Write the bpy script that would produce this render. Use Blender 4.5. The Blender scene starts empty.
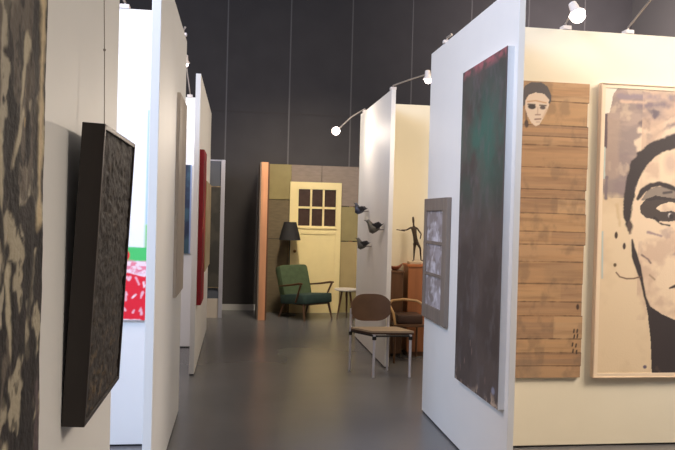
import bpy, bmesh, math, random
import numpy as np
from mathutils import Vector, Matrix
random.seed(7)
C = bpy.context.scene.collection
SC = bpy.context.scene

# ------------------------------------------------------------------ camera model
F, H = 700.0, 1.62
ROLL, YAW, PIT = math.radians(1.5), math.radians(8.11), math.radians(0.69)

def ray(px, py):
    dx, dy = px - 337.5, py - 225
    c, s = math.cos(ROLL), math.sin(ROLL)
    x, y, z = dx*c + dy*s, F, -(dy*c - dx*s)
    y, z = y*math.cos(PIT) + z*math.sin(PIT), -y*math.sin(PIT) + z*math.cos(PIT)
    x, y = x*math.cos(YAW) + y*math.sin(YAW), -x*math.sin(YAW) + y*math.cos(YAW)
    return Vector((x, y, z))

def on(ax, val, px, py):
    """where the sight line of a photo point meets the plane ax = val"""
    d = ray(px, py); i = 'xyz'.index(ax); o = Vector((0, 0, H))
    return o + d*((val - o[i])/d[i])

cam = bpy.data.cameras.new('camera'); cam.sensor_width = 36; cam.lens = F/675*36
cam.clip_start = 0.05
co = bpy.data.objects.new('camera', cam); C.objects.link(co)
fw = ray(337.5, 225).normalized()
rt = (ray(338.5, 225) - ray(337.5, 225)).normalized()
up = rt.cross(fw)
co.matrix_world = Matrix(((rt.x, up.x, -fw.x, 0), (rt.y, up.y, -fw.y, 0), (rt.z, up.z, -fw.z, H), (0, 0, 0, 1)))
SC.camera = co

# ------------------------------------------------------------------ materials
def lin(r, g, b):
    f = lambda v: (v/255/12.92) if v/255 <= .04045 else ((v/255 + .055)/1.055)**2.4
    return (f(r), f(g), f(b))

def mat(name, rgb, rough=.6, metal=0, noise=0, scale=8, stretch=(1, 1, 1), bump=0, bscale=60, spec=.5, rgb2=None):
    m = bpy.data.materials.new(name); m.use_nodes = True
    nt = m.node_tree; b = nt.nodes['Principled BSDF']
    c = lin(*rgb)
    b.inputs['Base Color'].default_value = (*c, 1)
    b.inputs['Roughness'].default_value = rough
    b.inputs['Metallic'].default_value = metal
    b.inputs['Specular IOR Level'].default_value = spec
    tc = nt.nodes.new('ShaderNodeTexCoord')
    if noise:
        mp = nt.nodes.new('ShaderNodeMapping'); mp.inputs['Scale'].default_value = stretch
        n = nt.nodes.new('ShaderNodeTexNoise'); n.inputs['Scale'].default_value = scale
        n.inputs['Detail'].default_value = 5
        r = nt.nodes.new('ShaderNodeValToRGB')
        c2 = lin(*rgb2) if rgb2 else tuple(v*(1 - noise) for v in c)
        r.color_ramp.elements[0].position = .3; r.color_ramp.elements[1].position = .7
        r.color_ramp.elements[0].color = (*c2, 1)
        r.color_ramp.elements[1].color = (*c, 1)
        nt.links.new(tc.outputs['Object'], mp.inputs[0]); nt.links.new(mp.outputs[0], n.inputs['Vector'])
        nt.links.new(n.outputs['Fac'], r.inputs[0]); nt.links.new(r.outputs[0], b.inputs['Base Color'])
    if bump:
        n2 = nt.nodes.new('ShaderNodeTexNoise'); n2.inputs['Scale'].default_value = bscale
        bp = nt.nodes.new('ShaderNodeBump'); bp.inputs['Strength'].default_value = bump; bp.inputs['Distance'].default_value = .01
        nt.links.new(tc.outputs['Object'], n2.inputs['Vector'])
        nt.links.new(n2.outputs['Fac'], bp.inputs['Height']); nt.links.new(bp.outputs[0], b.inputs['Normal'])
    return m

def emit(name, rgb, s):
    m = bpy.data.materials.new(name); m.use_nodes = True
    b = m.node_tree.nodes['Principled BSDF']
    b.inputs['Base Color'].default_value = (1, 1, 1, 1)
    b.inputs['Emission Color'].default_value = (*lin(*rgb), 1); b.inputs['Emission Strength'].default_value = s
    return m

def paint_mat(name, rough=.6, bump=.08, bscale=90):
    m = mat(name, (255, 255, 255), rough, bump=bump, bscale=bscale)
    nt = m.node_tree
    a = nt.nodes.new('ShaderNodeAttribute'); a.attribute_name = 'pigment'
    nt.links.new(a.outputs['Color'], nt.nodes['Principled BSDF'].inputs['Base Color'])
    return m

M = dict(
    white=mat('white_wall_paint', (236, 233, 228), .55, noise=.03, scale=3, bump=.04, bscale=40),
    creamlit=mat('warm_lit_wall_paint', (238, 228, 204), .6, noise=.03, scale=3, bump=.04, bscale=40),  # white walls under warm lamps, their cream tint put into the paint
    gap=mat('dark_shadow_gap', (38, 32, 30), .7),  # dark colour carries the shade of the gap under the partitions
    backdrop=mat('charcoal_cladding', (74, 70, 70), .85, noise=.12, scale=2.5, spec=.2),
    seam=mat('grey_seam', (94, 89, 88), .6),
    seamdark=mat('dark_seam', (62, 56, 55), .8),
    ceiling=mat('ceiling_paint', (70, 66, 66), .9),
    hall=mat('hall_wall_paint', (110, 104, 100), .9),
    base=mat('pale_baseboard', (196, 192, 190), .5),
    black=mat('black_wood', (48, 41, 38), .45, noise=.25, scale=20, stretch=(1, 1, .2)),
    canvas=mat('bare_canvas_edge', (232, 230, 228), .6),
    cream_edge=mat('cream_frame_wood', (233, 212, 184), .5),
    gap_brown=mat('brown_frame_lip', (220, 194, 166), .6),
    darkedge=mat('dark_canvas_edge', (105, 88, 72), .7, noise=.4, scale=14, rgb2=(178, 156, 118)),
    beigeedge=mat('beige_canvas_edge', (206, 194, 182), .7),
    red=mat('red_canvas_paint', (150, 20, 34), .55, noise=.25, scale=12),
    greywood=mat('weathered_grey_wood', (138, 124, 112), .7, noise=.3, scale=14, stretch=(1, 1, .12)),
    brownwood=mat('dark_brown_wood', (108, 74, 52), .45, noise=.35, scale=16, stretch=(1, 1, .1)),
    orangewood=mat('orange_pine_wood', (186, 112, 66), .5, noise=.3, scale=12, stretch=(1, 1, .1)),
    redwood=mat('red_brown_wood', (176, 112, 72), .45, noise=.3, scale=12, stretch=(1, 1, .1)),
    pine=mat('raw_pine_edge', (226, 162, 122), .65, noise=.3, scale=10, stretch=(1, 1, .12)),
    lightwood=mat('pale_bentwood', (190, 152, 106), .45, noise=.2, scale=14),
    walnut=mat('walnut_legs', (96, 66, 44), .4, noise=.2, scale=20),
    olive=mat('olive_board', (146, 132, 90), .8, noise=.15, scale=5),
    tan=mat('tan_board', (168, 148, 104), .8, noise=.12, scale=5),
    brownboard=mat('brown_board', (112, 98, 76), .85, noise=.2, scale=8, stretch=(1, 1, 4)),
    greyboard=mat('grey_brown_board', (138, 122, 110), .85, noise=.18, scale=8, stretch=(1, 1, 4)),
    door=mat('cream_door_paint', (226, 206, 152), .5, noise=.06, scale=5),
    pane=mat('dark_door_glass', (70, 52, 46), .25, noise=.3, scale=12),
    brass=mat('old_brass', (120, 84, 48), .35, metal=.8),
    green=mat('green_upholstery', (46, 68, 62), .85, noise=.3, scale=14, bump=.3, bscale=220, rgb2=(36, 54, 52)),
    greenlit=mat('lit_green_upholstery', (76, 92, 64), .85, noise=.25, scale=12, bump=.3, bscale=220),  # lighter copy of the green upholstery, light on the backrest put into colour
    shade=mat('black_lamp_shade', (26, 24, 27), .8),
    tabletop=mat('pale_table_top', (214, 204, 196), .3),
    chrome=mat('chrome', (222, 220, 228), .3, metal=.45),
    leather=mat('brown_leather', (108, 82, 64), .5, noise=.2, scale=10, bump=.15, bscale=120),
    seatdark=mat('dark_brown_seat', (70, 48, 38), .5, noise=.2, scale=10),
    seattan=mat('tan_seat_ply', (176, 154, 128), .4, noise=.15, scale=10),
    bowlwood=mat('carved_red_wood', (150, 84, 60), .4, noise=.2, scale=20),
    rubber=mat('black_joint_plastic', (22, 20, 22), .5),
    bronze=mat('dark_bronze', (84, 70, 58), .42, metal=.45, noise=.4, scale=30),
    bird=mat('slate_grey_glaze', (74, 76, 74), .45, noise=.4, scale=30, rgb2=(98, 92, 78)),
    bird2=mat('blue_grey_glaze', (76, 84, 104), .4, noise=.5, scale=26, rgb2=(40, 38, 44)),
    birddk=mat('dark_tail_glaze', (44, 42, 44), .5),
    stone=mat('pale_stone', (196, 178, 152), .6),
    metal=mat('grey_lamp_metal', (176, 168, 162), .35, metal=.7),
    whitemetal=mat('white_lamp_metal', (226, 216, 210), .4),
    alu=mat('pale_aluminium', (196, 194, 206), .35, metal=.3),
    slate=mat('slate_blue_board', (92, 96, 108), .6, noise=.15, scale=4),
    wire=mat('steel_wire', (128, 118, 108), .5, metal=.3),
    bulb=emit('lit_halogen', (255, 236, 226), 11),
    paint=paint_mat('paint_on_canvas'),
    paintgloss=paint_mat('thick_paint', .7, .3, 70),
)

def floor_mat():
    m = bpy.data.materials.new('polished_concrete'); m.use_nodes = True
    nt = m.node_tree; b = nt.nodes['Principled BSDF']; L = nt.links
    tc = nt.nodes.new('ShaderNodeTexCoord')
    n = nt.nodes.new('ShaderNodeTexNoise'); n.inputs['Scale'].default_value = .7; n.inputs['Detail'].default_value = 4
    r = nt.nodes.new('ShaderNodeValToRGB')
    r.color_ramp.elements[0].position = .3; r.color_ramp.elements[0].color = (*lin(99, 98, 100), 1)
    r.color_ramp.elements[1].position = .72; r.color_ramp.elements[1].color = (*lin(110, 109, 111), 1)
    n2 = nt.nodes.new('ShaderNodeTexNoise'); n2.inputs['Scale'].default_value = 2; n2.inputs['Detail'].default_value = 3
    mr = nt.nodes.new('ShaderNodeMapRange'); mr.inputs['To Min'].default_value = .27; mr.inputs['To Max'].default_value = .275
    for a in (n, n2): L.new(tc.outputs['Object'], a.inputs['Vector'])
    L.new(n.outputs['Fac'], r.inputs[0]); L.new(r.outputs[0], b.inputs['Base Color'])
    L.new(n2.outputs['Fac'], mr.inputs['Value']); L.new(mr.outputs[0], b.inputs['Roughness'])
    b.inputs['Specular IOR Level'].default_value = .8
    return m
M['floor'] = floor_mat()

# ------------------------------------------------------------------ mesh building
class MB:
    def __init__(s): s.bm = bmesh.new()
    def box(s, a, b, bev=0):
        a, b = Vector(a), Vector(b)
        r = bmesh.ops.create_cube(s.bm, size=1)
        for v in r['verts']:
            v.co = Vector(((a[i] + b[i])/2 + v.co[i]*(b[i] - a[i]) for i in range(3)))
        if bev:
            es = {e for v in r['verts'] for e in v.link_edges}
            bmesh.ops.bevel(s.bm, geom=list(es), offset=bev, segments=2, affect='EDGES', profile=.5)
        return s
    def loft(s, rings, cap=True, close=True):
        vs = [[s.bm.verts.new(p) for p in r] for r in rings]
        n = len(vs[0])
        for i in range(len(vs) - 1):
            for j in range(n if close else n - 1):
                k = (j + 1) % n
                s.bm.faces.new((vs[i][j], vs[i][k], vs[i+1][k], vs[i+1][j]))
        if cap and n > 2:
            s.bm.faces.new(list(reversed(vs[0]))); s.bm.faces.new(vs[-1])
        return s
    def tube(s, pts, r, n=10, cap=True):
        pts = [Vector(p) for p in pts]
        rr = r if isinstance(r, (list, tuple)) else [r]*len(pts)
        rings = []; ref = None
        for i, p in enumerate(pts):
            t = (pts[min(i+1, len(pts)-1)] - pts[max(i-1, 0)]).normalized()
            if ref is None:
                ref = Vector((0, 0, 1)) if abs(t.z) < .9 else Vector((1, 0, 0))
            a = t.cross(ref).normalized(); b = a.cross(t).normalized(); ref = b
            rings.append([p + (a*math.cos(q) + b*math.sin(q))*rr[i] for q in [2*math.pi*k/n for k in range(n)]])
        return s.loft(rings, cap)
    def lathe(s, prof, o=(0, 0, 0), d=(0, 0, 1), n=24, cap=True):
        q = Vector(d).normalized().to_track_quat('Z', 'Y'); o = Vector(o)
        return s.loft([[o + q @ Vector((r*math.cos(t), r*math.sin(t), z)) for t in [2*math.pi*k/n for k in range(n)]] for r, z in prof], cap)
    def prism(s, poly, axis, a, b):
        """poly: 2D points; axis is extruded from a to b"""
        i = 'xyz'.index(axis)
        def P(p, v):
            q = list(p); q.insert(i, v); return q
        return s.loft([[P(p, a) for p in poly], [P(p, b) for p in poly]])
    def ball(s, c, r, n=16):
        rx = r if isinstance(r, (list, tuple)) else (r, r, r)
        res = bmesh.ops.create_uvsphere(s.bm, u_segments=n, v_segments=max(8, n//2), radius=1)
        for v in res['verts']: v.co = Vector((c[i] + v.co[i]*rx[i] for i in range(3)))
        return s
    def build(s, name, m, parent=None, smooth=False, sub=0, local=False):
        bmesh.ops.recalc_face_normals(s.bm, faces=s.bm.faces)
        me = bpy.data.meshes.new(name); s.bm.to_mesh(me); s.bm.free()
        o = bpy.data.objects.new(name, me); C.objects.link(o)
        me.materials.append(m if not isinstance(m, str) else M[m])
        if parent is not None:
            if not local:
                off = root_loc(parent)
                me.transform(Matrix.Translation(-off))
            o.parent = parent
        if smooth:
            for p in me.polygons: p.use_smooth = True
            if sub:
                md = o.modifiers.new('s', 'SUBSURF'); md.levels = sub; md.render_levels = sub
            else:
                try: me.set_sharp_from_angle(angle=math.radians(40))
                except Exception: pass
        return o

def root_loc(o):
    v = Vector((0, 0, 0))
    while o is not None:
        v += o.location; o = o.parent
    return v

def tag(o, label, cat, group=None, kind=None):
    o['label'] = label; o['category'] = cat
    if group: o['group'] = group
    if kind: o['kind'] = kind
    return o

def thing(name, label, cat, loc, group=None, kind=None):
    o = bpy.data.objects.new(name, None); C.objects.link(o); o.location = loc
    o.empty_display_size = .1
    return tag(o, label, cat, group, kind)

def struct(name, mb, m):
    o = mb.build(name, m); o['kind'] = 'structure'; return o

# ------------------------------------------------------------------ painting surfaces
def vnoise(X, Y, fx, fy, seed):
    """smooth value noise, fx / fy cells per metre"""
    rs = np.random.RandomState(seed)
    G = rs.rand(97, 97)
    x, y = X*fx + 11.3, Y*fy + 7.7
    xi, yi = np.floor(x).astype(int), np.floor(y).astype(int)
    a, b = x - xi, y - yi
    a, b = a*a*(3 - 2*a), b*b*(3 - 2*b)
    g = lambda i, j: G[(yi + j) % 97, (xi + i) % 97]
    return (g(0, 0)*(1-a) + g(1, 0)*a)*(1-b) + (g(0, 1)*(1-a) + g(1, 1)*a)*b

def fbm(X, Y, fx, fy, seed, oct=4):
    t = 0; w = .5; s = 0
    for k in range(oct):
        t = t + w*vnoise(X, Y, fx*2**k, fy*2**k, seed + k*13); s += w; w *= .55
    return t/s

class Paint:
    """a pigment layer over a w x h metre canvas, u to the viewer's right, v up"""
    def __init__(s, w, h, res, ground):
        s.w, s.h = w, h
        s.nx, s.ny = max(2, int(w/res)), max(2, int(h/res))
        s.X, s.Y = np.meshgrid(np.linspace(0, w, s.nx), np.linspace(0, h, s.ny))
        s.c = np.empty((s.ny, s.nx, 3)); s.c[:] = lin(*ground)
        s.z = np.zeros((s.ny, s.nx))
    def blend(s, mask, rgb):
        m = np.clip(mask, 0, 1)[..., None]
        s.c = s.c*(1 - m) + np.array(lin(*rgb))*m
    def band(s, u0, u1, v0, v1, rgb, soft=.006, rag=0, seed=1, a=1):
        n = (fbm(s.X, s.Y, 12, 12, seed) - .5)*rag if rag else 0
        f = lambda d: np.clip(d/soft + .5, 0, 1)
        m = f(s.X - u0 + n)*f(u1 - s.X + n)*f(s.Y - v0 + n)*f(v1 - s.Y + n)
        s.blend(m*a, rgb)
    def stroke(s, pts, wid, rgb, soft=.006, rag=0, seed=1, a=1):
        """pts with a half width each"""
        best = np.full(s.X.shape, 9.)
        ww = wid if isinstance(wid, (list, tuple)) else [wid]*len(pts)
        for i in range(len(pts) - 1):
            (x0, y0), (x1, y1) = pts[i][:2], pts[i+1][:2]
            dx, dy = x1-x0, y1-y0; L = dx*dx + dy*dy + 1e-9
            t = np.clip(((s.X-x0)*dx + (s.Y-y0)*dy)/L, 0, 1)
            d = np.hypot(s.X - x0 - t*dx, s.Y - y0 - t*dy) - (ww[i]*(1-t) + ww[i+1]*t)
            best = np.minimum(best, d)
        if rag: best = best + (fbm(s.X, s.Y, 22, 22, seed) - .5)*rag
        s.blend(np.clip(.5 - best/soft, 0, 1)*a, rgb)
    def poly(s, pts, rgb, a=1, rag=0, seed=1):
        x, y = s.X, s.Y
        if rag:
            x = x + (fbm(s.X, s.Y, 20, 20, seed) - .5)*rag; y = y + (fbm(s.X, s.Y, 20, 20, seed+5) - .5)*rag
        ins = np.zeros(s.X.shape, bool)
        n = len(pts)
        for i in range(n):
            (x0, y0), (x1, y1) = pts[i][:2], pts[(i+1) % n][:2]
            if abs(y1 - y0) < 1e-9: continue
            ins ^= ((y0 > y) != (y1 > y)) & (x < (x1-x0)*(y-y0)/(y1-y0) + x0)
        s.blend(ins*float(a), rgb)
    def blob(s, u, v, ru, rv, rgb, soft=.4, rag=.3, seed=1, a=1):
        d = np.hypot((s.X-u)/ru, (s.Y-v)/rv) + (fbm(s.X, s.Y, 25, 25, seed) - .5)*rag
        s.blend(np.clip((1 - d)/soft + .5, 0, 1)*a, rgb)
    def mottle(s, fx, fy, seed, rgb, lo=.5, hi=.7, a=1, region=None):
        n = fbm(s.X, s.Y, fx, fy, seed)
        m = np.clip((n - lo)/(hi - lo), 0, 1)*a
        if region is not None: m = m*region
        s.blend(m, rgb)
    def grid(s, name, m, parent, origin, U, V, N, warp=None, smooth=True):
        """link the layer as a mesh spanning origin + u*U + v*V, raised along N by z"""
        origin, U, V, N = map(Vector, (origin, U, V, N))
        X = s.X if warp is None else warp(s.X, s.Y)
        P = (np.array(origin)[None, None] + X[..., None]*np.array(U) + s.Y[..., None]*np.array(V) + s.z[..., None]*np.array(N))
        P = P.reshape(-1, 3) - np.array(root_loc(parent))
        i = np.arange(s.nx*s.ny).reshape(s.ny, s.nx)
        q = np.stack([i[:-1, :-1], i[:-1, 1:], i[1:, 1:], i[1:, :-1]], -1).reshape(-1, 4)
        if U.cross(V).dot(N) < 0: q = q[:, ::-1]
        me = bpy.data.meshes.new(name)
        me.from_pydata(P.tolist(), [], q.tolist())
        at = me.attributes.new('pigment', 'FLOAT_COLOR', 'POINT')
        at.data.foreach_set('color', np.concatenate([s.c.reshape(-1, 3), np.ones((s.nx*s.ny, 1))], 1).astype(np.float32).ravel())
        me.materials.append(m)
        if smooth: me.polygons.foreach_set('use_smooth', [True]*len(me.polygons))
        o = bpy.data.objects.new(name, me); C.objects.link(o); o.parent = parent
        return o

# ------------------------------------------------------------------ the hall
BY = 11.9                                   # back wall
struct('floor', MB().box((-6, -4, -.1), (7, 12.3, 0)), 'floor')
struct('ceiling', MB().box((-6, -4, 6), (7, 12.3, 6.1)), 'ceiling')
struct('wall_back', MB().box((-6, BY, 0), (7, BY + .1, 6)), 'backdrop')
struct('wall_left', MB().box((-6.1, -4, 0), (-6, BY, 6)), 'hall')
struct('wall_right', MB().box((7, -4, 0), (7.1, BY, 6)), 'hall')
struct('wall_front', MB().box((-6, -4.1, 0), (7, -4, 6)), 'hall')
struct('baseboard_back', MB().box((-6, BY - .02, 0), (7, BY, .1)), 'base')
n = 1
for k in range(-5, 7):                       # cladding seams, a metre apart
    x = on('y', BY, 290, 75).x + k*1.055
    if -5.9 < x < 6.9:
        struct('trim_%d' % n, MB().box((x - .011, BY - .006, .1), (x + .011, BY, 6)), 'seam'); n += 1
z = on('y', BY, 250, 112).z
struct('trim_%d' % n, MB().box((-6, BY - .004, z - .012), (7, BY, z + .012)), 'seamdark')

# ------------------------------------------------------------------ partition walls
RX, LX, TH, PH = 1.57, -.44, .05, 3.0
def partition(a, b, label, m='white', h=PH):
    a, b = Vector(a), Vector(b)
    t = thing('partition_wall', label, 'partition wall', ((a.x+b.x)/2, (a.y+b.y)/2, 0), 'exhibition partition walls', 'thing')
    MB().box((a.x, a.y, .014), (b.x, b.y, h), .003).build('panel', m, t)
    MB().box((a.x + .008, a.y + .008, 0), (b.x - .008, b.y - .008, .014)).build('shadow_gap_strip', 'gap', t)  # dark strip stands in for the shadow gap under the panel
    return t
partition((RX, 3.85, 0), (RX + .04, 5.71, 0), 'white partition wall carrying the tall dark painting and the small lattice frame')
partition((RX + .04, 4.75, 0), (5.6, 4.80, 0), 'cream-lit partition wall behind the plank face and the big portrait', 'creamlit')
partition((1.60, 7.38, 0), (1.60 + TH, 9.30, 0), 'white partition wall with three bird sculptures mounted on it')
partition((1.60 + TH, 8.30, 0), (3.6, 8.35, 0), 'warm cream-lit partition wall behind the statuette and pedestals', 'creamlit')
partition((LX - TH, -.1, 0), (LX, 2.62, 0), 'grey-beige partition wall carrying the black relief and a brushy abstract')
partition((LX - TH, 3.93, 0), (LX, 5.78, 0), 'thick-edged white partition wall in front of the red and green painting')
partition((-2.5, 4.95, 0), (LX - TH, 5.0, 0), 'bright white partition wall on which the red and green painting hangs')
partition((LX - .005, 7.08, 0), (-.395, 9.85, 0), 'narrow white partition wall with the red-edged canvas on it')
partition((-2.5, 8.55, 0), (LX - .005, 8.60, 0), 'bright white partition wall behind the narrow teal-edged picture')

# low display board far down the aisle
xl, xr = on('y', 11.0, 208, 240).x, on('y', 11.0, 223.6, 240).x
t = thing('display_board', 'low slate display board with a pale aluminium edge against the dark back wall', 'display board', (xr, 11.0, 0))
MB().box((xr - .062, 10.97, 0), (xr, 11.05, 2.45), .004).build('edge_post', 'alu', t)
MB().box((-1.6, 11.0, .3), (xr - .062, 11.03, 2.43)).build('board', 'slate', t)
MB().box((-1.6, 10.99, 2.43), (xr - .062, 11.04, 2.45)).build('top_rail', 'alu', t)
MB().box((-1.6, 10.99, .0), (xr - .062, 11.04, .3)).build('kick_panel', 'beigeedge', t)

# ------------------------------------------------------------------ paintings
def yz_canvas(t, xf, xb, y0, y1, z0, z1, em):
    MB().box((min(xf, xb), y0, z0), (max(xf, xb), y1, z1), .002).build('stretcher', em, t)
def xz_canvas(t, yf, yb, x0, x1, z0, z1, em):
    MB().box((x0, min(yf, yb), z0), (x1, max(yf, yb), z1), .002).build('stretcher', em, t)

# --- brushy black and cream abstract, nearest, seen edge-on
y0, y1, z0, z1, xf = .30, 1.56, .5, 2.62, LX + .03
t = thing('abstract_painting', 'brushy black and cream abstract canvas on the nearest grey-beige partition wall', 'painting', (LX, (y0+y1)/2, z0))
yz_canvas(t, xf - .002, LX, y0, y1, z0, z1, 'darkedge')
w = y1 - y0
p = Paint(w, z1 - z0, .005, (178, 168, 148))
n_ = fbm(p.X, p.Y, 5, 6.5, 3, 4)
p.blend(np.clip((.57 - n_)/.03, 0, 1), (50, 44, 43))
p.mottle(7, 6, 21, (104, 94, 84), .54, .58, .85)
p.mottle(13, 9, 33, (36, 32, 32), .53, .57, 1)
p.mottle(8, 7, 44, (184, 172, 148), .575, .61, .9)
p.mottle(45, 30, 5, (30, 27, 27), .58, .64, .7)
rs = random.Random(4)
for k in range(80):
    u, v = rs.uniform(.6, w), rs.uniform(.4, 1.7); l = rs.uniform(.04, .20)
    p.stroke([(u, v), (u + rs.uniform(-.06, .06), v + l)], [.004, .013], rs.choice([(190, 178, 152), (34, 30, 30), (40, 36, 35), (104, 94, 84)]), .01, .03, k)
p.stroke([(w - .03, 1.1), (w - .035, 1.55)], [.016, .02], (206, 184, 146), .02, .03, 2)
p.stroke([(w - .02, .1), (w - .02, .75)], [.014, .014], (92, 78, 80), .02, .05, 8)
p.stroke([(w - .08, 0), (w - .075, 2.1)], [.02, .024], (44, 39, 38), .03, .09, 9, .85)
p.z = (fbm(p.X, p.Y, 22, 8, 9) - .5)*.006
p.grid('canvas', M['paintgloss'], t, (xf, y0, z0), (0, 1, 0), (0, 0, 1), (1, 0, 0))

# --- black relief in a deep black frame, hung leaning from a wire
y0, y1, hh, dp = 1.882, 2.42, .79, .058
t = thing('relief_picture', 'carved black relief in a deep black frame, leaning forward from its hanging wire', 'picture', (LX + .001, y0, 1.058))
def bl(a, b, name, m, bev=.003): return MB().box(a, b, bev).build(name, m, t, local=True)
W = y1 - y0
fr = MB()
for a, b in (((0, 0, 0), (dp, .014, hh)), ((0, W - .014, 0), (dp, W, hh)), ((0, .014, 0), (dp, W - .014, .014)), ((0, .014, hh - .014), (dp, W - .014, hh))):
    fr.box(a, b, .002)
fr.build('frame', 'black', t, local=True)
bl((.004, .012, .012), (.036, W - .012, hh - .012), 'backing', 'black', 0)
p = Paint(W - .028, hh - .028, .005, (50, 44, 40))
n1 = fbm(p.X, p.Y, 18, 26, 6, 4); ridge = 1 - np.abs(2*n1 - 1)
p.z = (ridge - .5)*.011
p.mottle(20, 30, 8, (70, 58, 46), .6, .75, .7)
low = np.clip((.35 - p.Y)/.3, 0, 1)
p.mottle(26, 60, 12, (112, 92, 64), .6, .72, .6, low)
g = p.grid('relief', M['paintgloss'], t, Vector(t.location) + Vector((.048, .014, .014)), (0, 1, 0), (0, 0, 1), (1, 0, 0))
lean = math.atan2(.036, hh)
t.rotation_euler = (0, lean, 0)
# wire climbs from the back of the frame to the wall top
top = Vector((LX + .012, y0 + W*.52, 2.98)) - Vector(t.location)
top.rotate(Matrix.Rotation(-lean, 3, 'Y'))
knot = Vector((.006, W*.52, hh)).lerp(top, .22)
wb = MB().tube([(.006, W*.52, hh - .03), knot, top], .0014, 6)
wb.ball(knot, .004, 8); wb.box(top - Vector((.016, .006, .0)), top + Vector((.004, .006, .022)))
wb.build('hanging_wire', 'wire', t, local=True)

# --- red and green painting on the bright cross wall
x0, x1, z0, z1, yf = -1.62, -.592, .875, 2.316, 4.925
t = thing('painting', 'white painting with a green band above scrawled red, partly hidden behind a partition edge', 'painting', ((x0+x1)/2, yf, z0))
xz_canvas(t, yf + .002, 4.95, x0, x1, z0, z1, 'canvas')
w = x1 - x0
p = Paint(w, z1 - z0, .006, (244, 240, 243))
p.band(w - .036, w, .66, 1.5, (176, 200, 228), .012)
p.band(w - .036, w, .49, .66, (124, 196, 120), .02)
p.band(0, w, .405, .502, (74, 196, 104), .008, .02)
p.band(0, w, .31, .405, (238, 132, 148), .02, .06, 4)
p.mottle(30, 40, 4, (250, 226, 228), .46, .58, .9, ((p.Y > .30)*(p.Y < .40)).astype(float))
p.band(0, w, 0, .31, (232, 24, 46), .01, .05, 6)
p.blob(w - .16, .445, .03, .035, (228, 26, 46), .3, .4, 8)
rs = random.Random(12)
for k in range(30):
    u = k*.055*.7 + rs.uniform(-.01, .01); v = rs.choice([.045, .12, .20, .26])
    if u > w: break
for row, v in enumerate((.03, .13, .225)):
    u = .01
    while u < w - .01:
        q = [(u + rs.uniform(-.012, .012), v + rs.uniform(0, .07)) for _ in range(3)]
        p.stroke(q, .0065, rs.choice([(250, 222, 224), (246, 190, 198)]), .008, .015, int(u*100) + row)
        u += rs.uniform(.035, .06)
p.grid('canvas', M['paint'], t, (x0, yf, z0), (1, 0, 0), (0, 0, 1), (0, -1, 0))

# --- beige canvas on the thick-edged partition
a, b = on('x', LX + .028, 179, 97), on('x', LX + .028, 184, 291)
y0, y1, z0, z1 = 5.02, 5.66, 1.02, 2.46
t = thing('beige_canvas', 'plain grey-beige canvas seen nearly edge-on on the thick-edged white partition', 'painting', (LX, (y0+y1)/2, z0))
yz_canvas(t, LX + .020, LX, y0, y1, z0, z1, 'beigeedge')
p = Paint(y1 - y0, z1 - z0, .012, (178, 164, 150))
p.mottle(5, 3, 2, (164, 150, 136), .4, .65)
p.grid('canvas', M['paint'], t, (LX + .022, y0, z0), (0, 1, 0), (0, 0, 1), (1, 0, 0))

# --- teal-edged picture on the far cross wall
x0, x1, z0, z1 = -1.3, -.556, 1.13, 2.19
t = thing('narrow_picture', 'picture with a teal and dark blue edge on the farther bright white partition', 'painting', ((x0+x1)/2, 8.52, z0))
xz_canvas(t, 8.522, 8.55, x0, x1, z0, z1, 'canvas')
p = Paint(x1 - x0, z1 - z0, .01, (58, 84, 96))
p.band(x1 - x0 - .012, 2, 0, 2, (164, 178, 214), .006)
p.mottle(6, 5, 3, (36, 44, 66), .4, .6, 1, (p.X < x1 - x0 - .014).astype(float))
p.grid('canvas', M['paint'], t, (x0, 8.52, z0), (1, 0, 0), (0, 0, 1), (0, -1, 0))

# --- red canvas with thick sides
y0, y1, z0, z1 = 7.17, 7.75, .69, 2.26
t = thing('red_canvas', 'thick deep red canvas at the near end of the narrow white partition', 'painting', (-.37, (y0+y1)/2, z0))
MB().box((-.395, y0, z0), (-.352, y1, z1), .003).build('stretcher', 'red', t)
p = Paint(y1 - y0, z1 - z0, .012, (160, 24, 38)); p.mottle(5, 4, 3, (116, 20, 30), .4, .6)
p.grid('canvas', M['paint'], t, (-.350, y0, z0), (0, 1, 0), (0, 0, 1), (1, 0, 0))

# --- tan canvas further along the same partition
y0, y1, z0, z1 = 8.35, 9.75, .93, 2.0
t = thing('tan_canvas', 'pale tan canvas seen edge-on beyond the red canvas', 'painting', (-.37, (y0+y1)/2, z0))
MB().box((-.395, y0, z0), (-.372, y1, z1), .002).build('stretcher', 'tan', t)
p = Paint(y1 - y0, z1 - z0, .012, (176, 160, 132)); p.mottle(5, 4, 3, (160, 144, 116), .4, .6)
p.grid('canvas', M['paint'], t, (-.370, y0, z0), (0, 1, 0), (0, 0, 1), (1, 0, 0))

# --- olive picture on the low display board
a, b = on('y', 10.98, 212, 186), on('y', 10.98, 219.5, 288)
t = thing('olive_picture', 'dark olive picture hanging on the slate display board', 'painting', ((a.x+b.x)/2, 10.98, b.z))
xz_canvas(t, 10.972, 11.0, a.x - .5, b.x, b.z, a.z, 'darkedge')
p = Paint(b.x - a.x + .47, a.z - b.z - .03, .012, (74, 70, 64)); p.mottle(5, 4, 3, (58, 55, 52), .4, .6)
p.grid('canvas', M['paint'], t, (a.x - .485, 10.970, b.z + .015), (1, 0, 0), (0, 0, 1), (0, -1, 0))

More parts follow.
